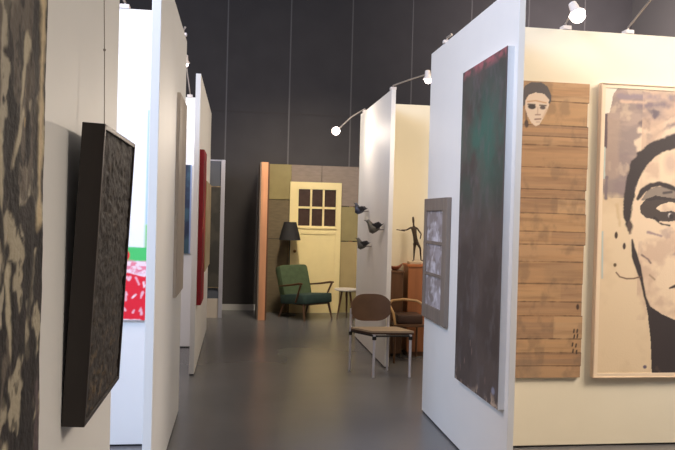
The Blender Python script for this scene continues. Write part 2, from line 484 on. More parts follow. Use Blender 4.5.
# --- tall dark painting on the near white partition
xf, y0, y1, z0, z1 = RX - .042, 3.90, 4.72, .515, 2.64
t = thing('dark_abstract_painting', 'tall dark painting with a green haze and white canvas sides', 'painting', (RX, (y0+y1)/2, z0))
yz_canvas(t, xf + .002, RX, y0, y1, z0, z1, 'canvas')
w, h = y1 - y0, z1 - z0
p = Paint(w, h, .007, (88, 77, 72))
p.mottle(4, 3, 3, (74, 64, 60), .4, .62)
gz = np.exp(-((p.Y - 1.62)/.34)**2)*np.clip(1.2 - np.abs(p.X - w*.55)/(w*.8), 0, 1)
p.mottle(5, 5, 14, (52, 100, 86), .22, .6, .85, gz)
p.mottle(16, 9, 25, (98, 92, 92), .55, .75, .5)
p.mottle(9, 12, 6, (168, 96, 100), .45, .6, .9, np.clip((p.Y - h + .07)/.05, 0, 1))
p.band(w - .02, w, 0, h, (92, 82, 80), .01)
p.mottle(26, 20, 7, (190, 168, 148), .54, .6, .9, np.clip((.06 - p.Y + (vnoise(p.X, p.Y, 14, 2, 3) - .5)*.1)/.06, 0, 1))
for k, (u, v) in enumerate(((.31, .30), (.34, .25), (.6, .12), (.12, .10), (.2, .16))):
    p.blob(u, v, .006, .022, (150, 124, 112), .4, .5, k + 3, .7)
p.blob(w - .08, .09, .03, .022, (150, 152, 172), .5, .6, 9, .8)
# u runs from the far edge to the near one
p.grid('canvas', M['paint'], t, (xf, y1, z0), (0, -1, 0), (0, 0, 1), (-1, 0, 0))

# --- small lattice frame on the far end of that partition
y0, y1, z0, z1, xf = 5.03, 5.67, .815, 1.785, RX - .036
t = thing('window_frame_artwork', 'small weathered grey lattice frame with pale panels at the end of the white partition', 'framed artwork', (RX, (y0+y1)/2, z0))
b_ = MB(); rail = .11
for a, b in (((xf, y0, z0), (RX, y0 + rail, z1)), ((xf, y1 - rail*.55, z0), (RX, y1, z1)),
             ((xf, y0 + rail, z0), (RX, y1 - rail*.55, z0 + rail)), ((xf, y0 + rail, z1 - rail*.9), (RX, y1 - rail*.55, z1))):
    b_.box(a, b, .003)
b_.build('frame', 'greywood', t)
iz0, iz1 = z0 + rail, z1 - rail*.9
p = Paint(y1 - y0 - rail*1.55, iz1 - iz0, .01, (172, 164, 168))
p.mottle(7, 7, 3, (146, 136, 134), .42, .6); p.mottle(16, 16, 5, (210, 206, 212), .5, .7)
p.mottle(12, 20, 8, (140, 130, 126), .58, .66)
p.grid('pale_panel', M['paint'], t, (xf + .014, y1 - rail*.55, iz0), (0, -1, 0), (0, 0, 1), (-1, 0, 0))
for k in (1, 2):
    zz = iz0 + (iz1 - iz0)*k/3
    MB().box((xf + .004, y0 + rail, zz - .012), (xf + .026, y1 - rail*.55, zz + .012)).build('bar', 'greywood', t)

# --- plank panel with a small painted face
x0, x1, z0, z1, yf = 1.90, 2.476, .508, 2.615, 4.725
t = thing('plank_painting', 'brown plank panel with a small painted face in its top corner', 'painting', ((x0+x1)/2, yf, z0))
w, h = x1 - x0, z1 - z0
def L(px, py):
    q = on('y', yf, px, py); return (q.x - x0, q.z - z0)
p = Paint(w, h, .005, (170, 122, 78))
seams = [0] + [L(560, y)[1] for y in (366, 353, 339, 316, 302, 284, 262, 245, 232, 214, 199, 190, 168, 146, 137, 126, 102)] + [h]
rs = random.Random(3)
tones = [(182, 146, 110), (170, 135, 103), (188, 153, 116), (162, 129, 100), (176, 139, 103), (168, 133, 101), (184, 147, 108)]
ends = []
for k in range(len(seams) - 1):
    p.band(-1, 2, seams[k], seams[k+1], tones[(k*3) % 7], .004)
    ends.append((seams[k], seams[k+1], rs.uniform(-.016, .0)))
    if k in (3, 5, 8, 10, 13):
        p.band(-1, rs.uniform(.2, .45), seams[k], seams[k+1], tones[(k*5+2) % 7], .004)
p.mottle(3, 34, 2, (142, 108, 80), .45, .75, .6)
p.mottle(2, 60, 8, (196, 152, 108), .5, .75, .5)
p.mottle(14, 9, 28, (126, 104, 84), .52, .7, .45)
p.mottle(4, 3, 18, (120, 104, 90), .5, .72, .4, np.clip(1 - p.Y/1.4, 0, 1))
for k, s_ in enumerate(seams[1:-1]):
    p.stroke([(0, s_), (w*.5, s_ + .002), (w, s_)], [.0035, .002, .004], (82, 58, 42), .004, .006, k, .85)
# the face
L0_ = L
def L(px, py): return L0_(px, 82 + (py - 82)*.91)
hair, skin, dk = (88, 82, 84), (220, 200, 182), (66, 58, 58)
p.poly([L(*q) for q in ((522, 108), (522, 95), (525, 86), (532, 82), (541, 82), (548, 87), (551.5, 96), (551, 106), (548, 104), (544, 97), (534, 94), (527, 99), (525, 108))], hair, 1, .006)
p.poly([L(*q) for q in ((525.5, 103), (529, 96), (536, 93.5), (544, 95), (549, 101), (550, 108), (547, 116), (543, 124), (540, 129), (536, 130.5), (532, 127), (528, 119), (525.5, 111))], skin, 1, .003)
p.stroke([L(528, 103.5), L(536, 102.5), L(547, 105)], .005, (196, 156, 122), .006)
p.blob(*L(532.5, 109.2), .030, .017, dk, .3, .2)
p.blob(*L(543.5, 110.2), .022, .013, (92, 80, 78), .4, .2)
p.stroke([L(528.5, 106.5), L(535.5, 107)], .005, dk, .006); p.stroke([L(540.5, 107.5), L(547, 108)], .005, (92, 80, 76), .006)
p.stroke([L(538.5, 110), L(538.3, 117)], .004, (190, 164, 146), .006)
p.stroke([L(536, 118), L(541, 118)], .004, (150, 122, 112), .006)
p.stroke([L(535.5, 123), L(541.5, 122.6)], .005, (136, 104, 98), .006)
p.stroke([L(537, 126), L(540.5, 126)], .003, (178, 150, 134), .006)
p.stroke([L(548, 112), L(544, 121)], .008, (204, 172, 142), .012, 0, 1, .7)
p.stroke([L(526.5, 116), L(526.6, 123)], .004, (110, 84, 70), .006); p.blob(*L(526.8, 127.5), .016, .03, (84, 66, 58), .4, .3)
L = L0_
# small dark marks near the lower corner
for (qx, qy) in ((574.5, 331), (577.8, 331), (574.8, 336.5), (578, 336), (573.5, 344.5), (577, 345.5), (574, 351), (577.5, 352)):
    a = L(qx, qy); p.stroke([(a[0], a[1] - .010), (a[0] + .003, a[1] + .010)], .006, (62, 46, 40), .005)
p.blob(*L(579.5, 307), .012, .022, (70, 50, 40), .4, .4)
def ragged(X, Y):
    d = np.zeros_like(X)
    for a, b, e in ends: d = np.where((Y >= a) & (Y <= b), e, d)
    return X*(1 + d/w)
p.grid('painted_planks', M['paint'], t, (x0, yf, z0), (1, 0, 0), (0, 0, 1), (0, -1, 0), ragged, False)
bk = MB()
for a, b, e in ends: bk.box((x0, yf + .001, z0 + a), (x1 + e - .001, 4.75, z0 + b))
bk.build('boards', 'brownwood', t)

# --- big black brush portrait
yf = 4.708
A, B_ = on('y', yf, 600.5, 84.5), on('y', yf, 596, 377.5)
x0, z0, z1 = 2.553, .508, 2.628; x1 = x0 + 1.42
t = thing('portrait_painting', 'large black brush portrait of a face on cream and grey canvas, pale frame', 'painting', ((x0+x1)/2, yf, z0))
fr = MB(); fo = .008
for a, b in (((x0, yf - .006, z0), (x0 + fo, 4.75, z1)), ((x1 - fo, yf - .006, z0), (x1, 4.75, z1)), ((x0 + fo, yf - .006, z0), (x1 - fo, 4.75, z0 + fo)), ((x0 + fo, yf - .006, z1 - fo), (x1 - fo, 4.75, z1))):
    fr.box(a, b, .002)
fr.build('frame', 'gap_brown', t)
fi = fo + .026; fr = MB()
for a, b in (((x0 + fo, yf, z0 + fo), (x0 + fi, 4.75, z1 - fo)), ((x1 - fi, yf, z0 + fo), (x1 - fo, 4.75, z1 - fo)), ((x0 + fi, yf, z0 + fo), (x1 - fi, 4.75, z0 + fi)), ((x0 + fi, yf, z1 - fi), (x1 - fi, 4.75, z1 - fo))):
    fr.box(a, b, .001)
fr.build('inner_frame', 'cream_edge', t)
u0, v0 = x0 + fi - .002, z0 + fi - .002
w, h = x1 - x0 - 2*fi + .004, z1 - z0 - 2*fi + .004
def L(px, py):
    q = on('y', yf, px, py); return (q.x - u0, q.z - v0)
cx = L(703, 230)[0]
def mir(p_): return (2*cx - p_[0], p_[1])
INK, GREY, CREAM = (60, 52, 52), (150, 133, 126), (224, 200, 166)
p = Paint(w, h, .0045, CREAM)
p.mottle(4, 4, 2, (206, 180, 146), .45, .7, .8)
# grey ground round the head
gedge = L(640, 196)[1]
p.band(-1, 3, gedge, L(640, 90)[1], GREY, .03, .07, 4)
reg = (p.Y > gedge - .02).astype(float)
p.mottle(5, 9, 7, (140, 122, 120), .45, .65, .7, reg)
p.mottle(4, 12, 9, (182, 158, 142), .54, .7, .6, reg)
p.mottle(9, 7, 19, (206, 182, 156), .66, .74, .5, reg)
lt = (226, 218, 200)
p.poly([L(*q) for q in ((600, 84), (620, 86), (617, 89), (614, 92), (611, 106), (609, 112), (600, 115))], lt, 1, .03)
p.band(-1, L(619, 150)[0], L(610, 178)[1], L(610, 118)[1], (176, 152, 134), .03, .05, 6, .6)
p.stroke([L(606.5, 115), L(606, 147)], .010, (96, 80, 84), .008, .01)
p.stroke([L(605, 148), L(604.5, 178)], .007, (186, 196, 188), .008, .01)
p.band(-1, L(600, 150)[0], -1, gedge, CREAM, .02)
p.stroke([L(607, 178), L(606, 198)], .012, (126, 112, 112), .012, .02)
p.stroke([L(645, 87.5), L(676, 89.5)], .006, (226, 108, 78), .006, .01)
p.stroke([L(622, 101), L(646, 103)], .012, (204, 174, 150), .015, .02)
p.stroke([L(620, 96), L(670, 98)], .02, (146, 130, 134), .02, .03)
# cream strokes above the hair
for q, ww in ((((638, 143), (648, 132), (640, 130)), .022), (((650, 132), (664, 124), (675, 118)), .02), (((656, 140), (668, 132), (680, 128)), .02), (((640, 150), (645, 140)), .02)):
    p.stroke([L(*a) for a in q], ww, (222, 198, 170), .02, .04, int(q[0][0]))
p.stroke([L(648, 135), L(654, 142)], .012, (150, 136, 126), .02, .03)
p.stroke([L(650, 110), L(656, 112), L(655, 118)], [.012, .022, .01], (108, 96, 102), .02, .05, 3); p.stroke([L(640, 123), L(646, 122), L(649, 127)], [.016, .022, .012], (118, 103, 102), .02, .05, 4); p.stroke([L(640, 106), L(672, 104)], [.014, .02], (132, 116, 120), .03, .05, 5)
# face
face = [L(*q) for q in ((676, 147), (662, 152), (650, 160), (643, 170), (639, 180), (634, 196), (630, 215), (630, 240), (637, 262), (642, 283), (646, 302), (652, 309), (664, 316), (684, 326))]
face = face + [mir(q) for q in reversed(face)]
p.poly(face, (228, 202, 170), 1)
p.mottle(7, 7, 23, (200, 170, 146), .44, .64, .8, (p.Y > L(640, 320)[1]).astype(float)*(p.X > L(640, 200)[0]))
p.mottle(9, 9, 29, (170, 144, 136), .56, .7, .6, (p.Y > L(640, 255)[1]).astype(float)*(p.Y < L(640, 226)[1])*(p.X > L(640, 200)[0]))
p.blob(*L(671, 163), .05, .07, (196, 168, 150), .9, .3, 5, .8)
def both(fn):
    fn(lambda q: L(*q)); fn(lambda q: mir(L(*q)))
HAIR = [(724, 130), (703, 131), (688, 134), (676, 141.5), (660, 146.5), (648, 154), (638, 165), (633, 177), (630, 190), (628.5, 205), (627.5, 218), (629, 230)]
HW = [.055, .055, .054, .050, .052, .058, .054, .048, .041, .035, .029, .012]
both(lambda T: p.stroke([T(q) for q in HAIR], HW, INK, .012, .03, 7))
def features(T):
    p.stroke([T(q) for q in ((630, 222), (630, 233))], [.02, .012], (88, 72, 66), .012, .03, 2)
    p.poly([T(q) for q in ((641, 200), (648, 190), (658, 186), (668, 187), (682, 193), (682, 201), (664, 200), (650, 200))], (118, 108, 100), .85, .02)
    p.stroke([T(q) for q in ((638, 199), (643, 191), (651, 185.5), (660, 183.8), (668, 186), (682, 192))], [.012, .02, .018, .018, .02, .012], INK, .01, .012, 4)
    p.poly([T(q) for q in ((640.5, 206), (646, 199), (656, 195.5), (668, 197.5), (682, 200), (682, 204), (670, 202), (661, 204.5), (656, 208.5), (662, 212), (672, 211), (681, 214), (676, 220.5), (667, 222), (655, 220), (646, 217.5), (641, 213))], INK, .96, .008)
    p.stroke([T(q) for q in ((664, 193), (672, 192))], .009, (80, 72, 70), .01)
    p.blob(*T((670.5, 215.5)), .017, .017, (180, 170, 164), .6, .2); p.blob(*T((671.5, 216.5)), .016, .02, INK, .3, .1); p.blob(*T((669.8, 214)), .006, .006, (222, 210, 198), .4, .1)
    p.stroke([T(q) for q in ((655, 218), (662, 224), (670, 225.5))], [.01, .008, .006], INK, .007, .008)
    p.stroke([T(q) for q in ((660, 222), (668, 222))], .004, (222, 198, 168), .006)
    p.stroke([T(q) for q in ((632.5, 240), (633.5, 248), (635, 256), (638.5, 267), (642, 280), (645, 296), (649, 307))], [.007, .014, .023, .021, .011, .009, .012], INK, .008, .008, 3)
    p.stroke([T(q) for q in ((642, 255), (648, 259), (651, 263))], .007, (128, 106, 100), .008, .01)
    p.stroke([T(q) for q in ((650, 275), (655, 279.5))], .006, (160, 136, 112), .008, .01)
    p.stroke([T(q) for q in ((648, 232), (655, 234), (662, 236))], .007, (160, 136, 134), .012, .02)
    p.stroke([T(q) for q in ((670, 288.2), (676, 286), (688, 288), (703, 290))], [.006, .012, .012, .01], (66, 50, 48), .007)
    p.stroke([T(q) for q in ((690, 252), (694, 258), (703, 260))], .008, (86, 72, 68), .008)
both(features)
p.poly([L(*q) for q in ((646, 302), (652, 307.5), (662, 314), (684, 324))] + [mir(L(*q)) for q in ((684, 324), (662, 314), (652, 307.5), (646, 302))] + [mir(L(*q)) for q in ((648, 314), (651, 340), (652, 378))] + [L(*q) for q in ((652, 378), (651, 340), (648, 314))], INK, 1, .004)
p.mottle(10, 12, 31, (92, 78, 66), .62, .7, .5, ((p.X > L(655, 350)[0])*(p.X < 2*cx - L(655, 350)[0])*(p.Y < L(650, 330)[1])).astype(float))
p.blob(*L(616.5, 235.2), .013, .026, (72, 54, 46), .3, .3, 3); p.blob(*L(624.6, 246.3), .012, .024, (72, 56, 54), .3, .3, 4)
p.blob(*L(615.3, 265), .012, .013, (96, 76, 54), .4, .3, 5)
p.stroke([L(*q) for q in ((616.5, 272.5), (620, 276.8), (627, 278.8), (634, 278.6), (641, 276.8))], .005, (112, 84, 66), .006)
p.stroke([L(620, 225), L(617, 205)], .012, (206, 178, 140), .02, .03)
p.blob(*L(645.2, 367), .016, .014, (106, 94, 112), .4, .4, 6)
p.stroke([L(602.8, 232), L(602.4, 278)], .006, (176, 190, 190), .008)
p.grid('canvas', M['paint'], t, (u0, yf + .004, v0), (1, 0, 0), (0, 0, 1), (0, -1, 0))

# ------------------------------------------------------------------ spot lamps on the partition tops
def lamp(label, base, head, aim, col, watts, size=70, blend=.6, bulb=.036, name='spot_lamp', soft=.05, bare=0):
    base, head, aim = Vector(base), Vector(head), Vector(aim)
    base.z = PH
    t = thing(name, label, 'lamp', base, 'exhibition spot lamps')
    d = (aim - head).normalized()
    MB().box(base - Vector((.032, .032, .0)), base + Vector((.032, .032, .03)), .004).build('clamp', 'whitemetal', t)
    mid = base + Vector((0, 0, .05))
    bend = mid.lerp(head, .5) + Vector((0, 0, .03))
    MB().tube([base + Vector((0, 0, .028)), mid, bend, head - d*.05], .008, 8).build('arm', 'metal', t, True)
    MB().lathe([(.012, -.09), (.026, -.085), (.032, -.03), (.054, .0), (.050, .0), (.028, -.028), (.01, -.035)], head, d, 20, False).build('housing', 'whitemetal', t, True)
    MB().ball(head + d*.012, bulb, 20).build('bulb', 'bulb', t, True)
    l = bpy.data.lights.new(name + '_light', 'SPOT'); l.energy = watts; l.color = col
    l.spot_size = math.radians(size); l.spot_blend = blend; l.shadow_soft_size = soft
    o = bpy.data.objects.new(name + '_light', l); C.objects.link(o)
    o.location = head + d*.06; o.rotation_euler = d.to_track_quat('-Z', 'Y').to_euler()
    if bare:
        l = bpy.data.lights.new(name + '_glow', 'POINT'); l.energy = bare; l.color = col; l.shadow_soft_size = .04
        o = bpy.data.objects.new(name + '_glow', l); C.objects.link(o); o.location = head + d*.09
    return t
WARM, CREAMY, COOL, NEUT = (1, .74, .47), (1, .70, .38), (.93, .95, 1), (1, .86, .70)
hb = on('y', 4.25, 577, 14)
lamp('lit spot lamp leaning out above the plank painting', (2.30, 4.775, PH), hb, (2.4, 3.6, 1.6), WARM, 6, 150, .9, .048)
lamp('spot lamp with a rising arm above the big portrait', on('y', 4.775, 628, 29), (2.84, 3.75, 3.52), (2.9, 4.75, 1.2), WARM, 26, 120, 1)
hb = on('y', 8.75, 336, 131)
lamp('lit spot lamp on a long arm reaching into the aisle at the bird wall', on('y', 9.1, 365, 107), hb, (-.40, 1.9, 1.7), (1, .84, .68), 110, 26, .6, .046, bare=18)
hb = on('y', 7.0, 428, 79)
lamp('lit spot lamp above the near end of the bird wall, arm rising over the aisle', (1.625, 7.42, PH), hb, (2.1, 7.2, 1.0), CREAMY, 24, 140, .9, .036)
lamp('spot lamp clamped above the red and green painting', (-.80, 4.975, PH), (-1.15, 3.85, 3.5), (-.9, 4.95, .9), (1, .88, .86), 26, 120, 1)
lamp('spot lamp half hidden behind the thick-edged partition, above the teal-edged picture', on('y', 8.57, 190, 96), (-.62, 7.95, 3.28), (-.75, 8.55, 1.6), (1, .93, .92), 40, 110, .9)

def clip(label, loc):
    loc = Vector(loc)
    t = thing('lamp_clamp', label, 'clamp', loc, 'clamps on the partition tops')
    MB().box(loc - Vector((.03, .02, 0)), loc + Vector((.03, .02, .025)), .004).build('jaw', 'whitemetal', t)
    MB().tube([loc + Vector((0, 0, .02)), loc + Vector((0, 0, .045)), loc + Vector((.02, -.06, .055))], .009, 8).build('socket', 'metal', t, True)
clip('small pale clamp on top of the white wall with the tall dark painting', (RX + .02, 5.34, PH))
clip('tiny white clamp on top of the thick-edged white partition', (LX - .02, 5.62, PH))

# ------------------------------------------------------------------ room set with the door
SY = 11.66
t = thing('stage_set', 'patchwork room set of tan and grey boards with a raw pine side edge', 'stage set', (1.1, SY, 0))
sl, sr, st = on('y', 10.75, 268.5, 240).x, 2.15, on('y', SY, 300, 165).z
dl, dr = on('y', SY, 290, 240).x, on('y', SY, 343, 240).x
def Z(y): return on('y', SY, 300, y).z
def X(x): return on('y', SY, x, 240).x
def board(x0, x1, z0, z1, m, dy=0):
    MB().box((x0, SY + dy, z0), (x1, SY + .03, z1), .003).build('board', m, t)
xm = on('y', SY, 291, 200).x
board(sl - .06, xm - .003, Z(200), st, 'olive'); board(sl - .06, xm - .003, Z(239), Z(200.6), 'brownboard'); board(sl - .06, xm - .003, 0, Z(239.6), 'brownboard', -.004)
board(xm, X(320), Z(205), st, 'greyboard', -.002); board(X(320.4), sr, Z(205), st, 'greyboard', .001)
board(xm, sr, Z(240), Z(205.6), 'olive'); board(xm, sr, Z(291), Z(240.8), 'tan', -.002); board(xm, sr, 0, Z(291.6), 'olive')
ct = on('y', 10.75, 262, 162).z
MB().box((sl - .13, 10.75, 0), (sl - .03, 10.80, ct), .004).build('pine_post', 'pine', t)
MB().box((sl - .15, 10.76, 0), (sl - .13, SY + .03, ct), .002).build('side_panel', 'greyboard', t)
MB().box((sl - .03, 10.76, 0), (sl - .005, 10.80, ct - .02), .002).build('dark_batten', 'brownwood', t)
MB().box((sl - .13, 10.80, 0), (sl - .115, SY, ct - .02)).build('side_lining', 'olive', t)
for x in (.9, 1.9):
    MB().box((x - .03, SY + .03, 0), (x + .03, SY + .09, st - .1)).build('stud', 'pine', t)

# cream panelled door leaning in the set
DY = SY - .055
a, b = on('y', DY, 290.5, 181.5), on('y', DY, 342, 183)
x0, x1, z1 = a.x, b.x, a.z
t = thing('panelled_door', 'cream painted old door with six small dark panes in the room set', 'door', ((x0+x1)/2, DY, 0), kind='thing')
wx0, wx1 = on('y', DY, 298.5, 205).x, on('y', DY, 336, 205).x
wz0, wz1 = on('y', DY, 317, 226).z, on('y', DY, 317, 189.5).z
D0, D1 = DY, DY + .04
d = MB()
for q in (((x0, D0, 0), (wx0, D1, z1)), ((wx1, D0, 0), (x1, D1, z1)), ((wx0, D0, wz1), (wx1, D1, z1)), ((wx0, D0, wz0 - .14), (wx1, D1, wz0)), ((wx0, D0, 0), (wx1, D1, .2))): d.box(*q, .003)
d.build('stile_frame', 'door', t)
MB().box((wx0, D0 + .012, .2), (wx1, D1 - .01, wz0 - .14)).build('lower_panel', 'door', t)
g = MB()
pw, ph = (wx1 - wx0), (wz1 - wz0)
for k in (1, 2): g.box((wx0 + pw*k/3 - .016, D0 + .004, wz0), (wx0 + pw*k/3 + .016, D1 - .004, wz1))
g.box((wx0, D0 + .004, wz0 + ph/2 - .018), (wx1, D1 - .004, wz0 + ph/2 + .018))
g.build('glazing_bars', 'door', t)
for i in range(3):
    for j in range(2):
        MB().box((wx0 + pw*i/3 + .002, D0 + .02, wz0 + ph*j/2 + .002), (wx0 + pw*(i+1)/3 - .002, D0 + .026, wz0 + ph*(j+1)/2 - .002)).build('pane', 'pane', t)
MB().box((wx0 - .02, D0 - .016, wz0 - .05), (wx1 + .02, D0, wz0 - .02), .003).build('sill_moulding', 'door', t)
k = on('y', DY, 294.5, 251)
MB().lathe([(.012, 0), (.012, .03), (.026, .04), (.026, .055), (.012, .062)], (k.x, DY, k.z), (0, -1, 0), 14).build('knob', 'brass', t, True)

# floor lamp
LYy = 11.36
c = on('y', LYy, 290, 231); zb, zt = on('y', LYy, 290, 240).z, on('y', LYy, 290, 222).z
t = thing('floor_lamp', 'floor lamp with a black conical shade behind the green armchair', 'lamp', (c.x, LYy, 0))
MB().lathe([(.13, 0), (.13, .012), (.05, .025), (.014, .04), (.014, .05)], (c.x, LYy, 0)).build('base', 'rubber', t, True)
MB().tube([(c.x, LYy, .04), (c.x, LYy, zb + .12)], .011, 10).build('pole', 'rubber', t, True)
rb, rtp = .178, .102
MB().lathe([(rb, zb), (rtp, zt), (rtp - .004, zt), (rb - .004, zb)], (c.x, LYy, 0), n=32, cap=False).build('lamp_shade', 'shade', t, True)
MB().tube([(c.x - rtp, LYy, zt - .02), (c.x, LYy, zt - .04), (c.x + rtp, LYy, zt - .02)], .004, 6).build('shade_ring', 'rubber', t)

# ------------------------------------------------------------------ green armchair
ph_ = math.radians(36)
t = thing('armchair', 'green upholstered armchair with wooden arms in front of the cream door', 'armchair', (0, 0, 0))
def cushion(mb, w, d, h, M4, puff=.02, n=5):
    bm2 = mb.bm; r = bmesh.ops.create_cube(bm2, size=1)
    es = list({e for v in r['verts'] for e in v.link_edges})
    q = bmesh.ops.bevel(bm2, geom=es, offset=.12, segments=3, affect='EDGES', profile=.6)
    vs = {v for f in bm2.faces for v in f.verts}
    for v in vs: v.co = M4 @ Vector((v.co.x*w, v.co.y*d, v.co.z*h))
# local frame: front towards -y, width along x
MS = Matrix.Translation((0, -.02, .315)) @ Matrix.Rotation(math.radians(-5), 4, 'X')
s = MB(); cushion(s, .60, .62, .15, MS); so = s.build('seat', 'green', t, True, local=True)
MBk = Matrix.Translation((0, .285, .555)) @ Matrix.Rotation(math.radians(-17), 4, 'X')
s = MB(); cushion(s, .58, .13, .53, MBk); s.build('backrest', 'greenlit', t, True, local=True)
for sx in (-1, 1):
    MB().tube([(sx*.26, -.26, .26), (sx*.29, -.32, 0)], [.021, .012], 10).build('leg', 'walnut', t, True, local=True)
    MB().tube([(sx*.26, .20, .26), (sx*.28, .30, 0)], [.021, .012], 10).build('leg', 'walnut', t, True, local=True)
    MB().tube([(sx*.315, .27, .50), (sx*.325, .0, .535), (sx*.325, -.22, .575), (sx*.325, -.30, .58)], [.012, .016, .018, .012], 10).build('armrest', 'walnut', t, True, local=True)
    MB().tube([(sx*.325, -.26, .565), (sx*.305, -.12, .28)], [.016, .014], 10).build('arm_support', 'walnut', t, True, local=True)
MB().box((-.25, -.25, .235), (.25, .24, .262), .004).build('seat_rail', 'walnut', t, local=True)
c = on('z', 0, 305.5, 319.2)
t.location = (c.x, c.y + .13, 0); t.rotation_euler = (0, 0, ph_)

# side table
TY = 11.0
a, b = on('y', TY, 334.5, 288.5), on('y', TY, 358, 288.5)
zt = a.z; cx_, r = (a.x + b.x)/2, (b.x - a.x)/2
t = thing('side_table', 'small side table with a pale round top beside the cream door', 'table', (cx_, TY, 0))
MB().lathe([(r - .008, 0), (r, .008), (r, .020), (r - .006, .026)], (cx_, TY, zt - .026), n=32).build('table_top', 'tabletop', t, True)
for k in range(3):
    q = math.radians(195 + 120*k)
    MB().tube([(cx_ + .07*math.cos(q), TY + .07*math.sin(q), zt - .02), (cx_ + .15*math.cos(q), TY + .15*math.sin(q), 0)], [.019, .010], 10).build('leg', 'walnut', t, True)

# ------------------------------------------------------------------ chrome chair in the aisle
fl, frt = on('z', 0, 373.3, 377.5), on('z', 0, 409.5, 377)
rl, rr = on('z', 0, 349.5, 371), on('z', 0, 387.0, 370.5)
t = thing('chrome_chair', 'low chair with a brown leather backrest and chrome legs in the aisle', 'chair', (fl + frt + rl + rr)/4)
def P(q, z): return Vector((q.x, q.y, z))
zs = .452
for q in (fl, frt):
    MB().tube([P(q, 0), P(q, zs - .02)], .0145, 12).build('leg', 'chrome', t, True)
for q in (rl, rr):
    MB().tube([P(q, 0), P(q, zs - .02), P(q, .66)], .0125, 12).build('leg', 'chrome', t, True)
for q in (fl, frt, rl, rr):
    MB().lathe([(.022, 0), (.022, .035)], P(q, zs - .07), n=12).build('joint', 'rubber', t, True)
ring = [fl, frt, rr, rl]
ex = Vector((.085, 0, 0))
poly = [(q.x, q.y) for q in (fl.lerp(rr, .12) - ex*.6, frt.lerp(rl, .08) + ex, rr.lerp(fl, -.04) + ex, rl.lerp(frt, -.02))]
MB().prism(poly, 'z', zs - .004, zs + .014).build('seat', 'seattan', t)
MB().prism(poly, 'z', zs - .022, zs - .004).build('seat_edge', 'seatdark', t)
fb = MB()
for i in range(4): fb.tube([P(ring[i], zs - .032), P(ring[(i+1) % 4], zs - .032)], .010, 8)
fb.build('seat_frame', 'rubber', t, True)
# curved backrest shell
ax = (rr - rl).normalized(); ay = Vector((-ax.y, ax.x, 0)); m_ = (rl + rr)/2; hw = (rr - rl).length/2 + .004
rings = []
for i in range(17):
    s_ = -1 + i/8; q = m_ + ax*(hw*s_) + ay*(.05*(1 - s_*s_)) - ay*.05
    hz = .142*(1 - abs(s_)**4*.55); zc = .672
    prof = [(-.010, -hz), (.010, -hz), (.014, 0), (.010, hz), (-.010, hz), (-.014, 0)]
    rings.append([q + ay*a_ + Vector((0, 0, zc + b_)) for a_, b_ in prof])
MB().loft(rings).build('backrest', 'leather', t, True)

# bentwood armchair behind it, half hidden by the wall end
c = on('z', 0, 406, 360)
t = thing('bentwood_chair', 'low pale bentwood chair with a dark brown seat by the pedestals', 'chair', (c.x, c.y, 0))
def loc(x, y, z): return Vector((c.x + x, c.y + y, z))
MB().box(loc(-.14, -.14, .43), loc(.15, .14, .535), .02).build('seat', 'seatdark', t, True)
for sx in (-1, 1):
    MB().tube([loc(sx*.18, -.17, 0), loc(sx*.18, -.18, .44)], .013, 10).build('leg', 'walnut', t, True)
    MB().tube([loc(sx*.16, .17, 0), loc(sx*.16, .16, .44)], .013, 10).build('leg', 'walnut', t, True)
    MB().tube([loc(sx*.18, -.18, .43), loc(sx*.20, -.17, .56), loc(sx*.21, -.06, .61), loc(sx*.20, .08, .63)], .014, 10).build('arm', 'lightwood', t, True)
MB().tube([loc(-.20, .08, .63), loc(-.15, .15, .66), loc(0, .175, .675), loc(.15, .15, .66), loc(.20, .08, .63)], .016, 10).build('back_rail', 'lightwood', t, True)
MB().box(loc(-.17, -.16, .40), loc(.17, .16, .43), .004).build('seat_rail', 'walnut', t)

# ------------------------------------------------------------------ pedestals with statuette and bowl
PY = 8.02
a, b = on('y', PY, 408.5, 268), on('y', PY, 428, 268); zt = on('y', PY, 414, 264.5).z
t = thing('pedestal', 'orange-brown wooden pedestal under the bronze statuette', 'pedestal', ((a.x+b.x)/2, PY + .12, 0), 'wooden pedestals')
MB().box((a.x, PY, .05), (b.x, PY + .24, zt - .03), .004).build('body', 'redwood', t)
MB().box((a.x - .012, PY - .012, zt - .03), (b.x + .012, PY + .252, zt), .004).build('top', 'orangewood', t)
MB().box((a.x + .015, PY + .015, 0), (b.x - .015, PY + .225, .05)).build('plinth', 'brownwood', t)
pcx, pz = (a.x+b.x)/2 - .02, zt
a, b = on('y', PY, 390.5, 272), on('y', PY, 403.5, 272); zb = on('y', PY, 396, 271).z
t = thing('pedestal', 'dark brown wooden pedestal under the carved bowl', 'pedestal', ((a.x+b.x)/2, PY + .1, 0), 'wooden pedestals')
MB().box((a.x, PY, .03), (b.x, PY + .2, zb - .025), .004).build('body', 'brownwood', t)
MB().box((a.x - .01, PY - .01, zb - .025), (b.x + .01, PY + .21, zb), .004).build('top', 'brownwood', t)
MB().box((a.x + .01, PY + .01, 0), (b.x - .01, PY + .19, .03)).build('plinth', 'gap', t)
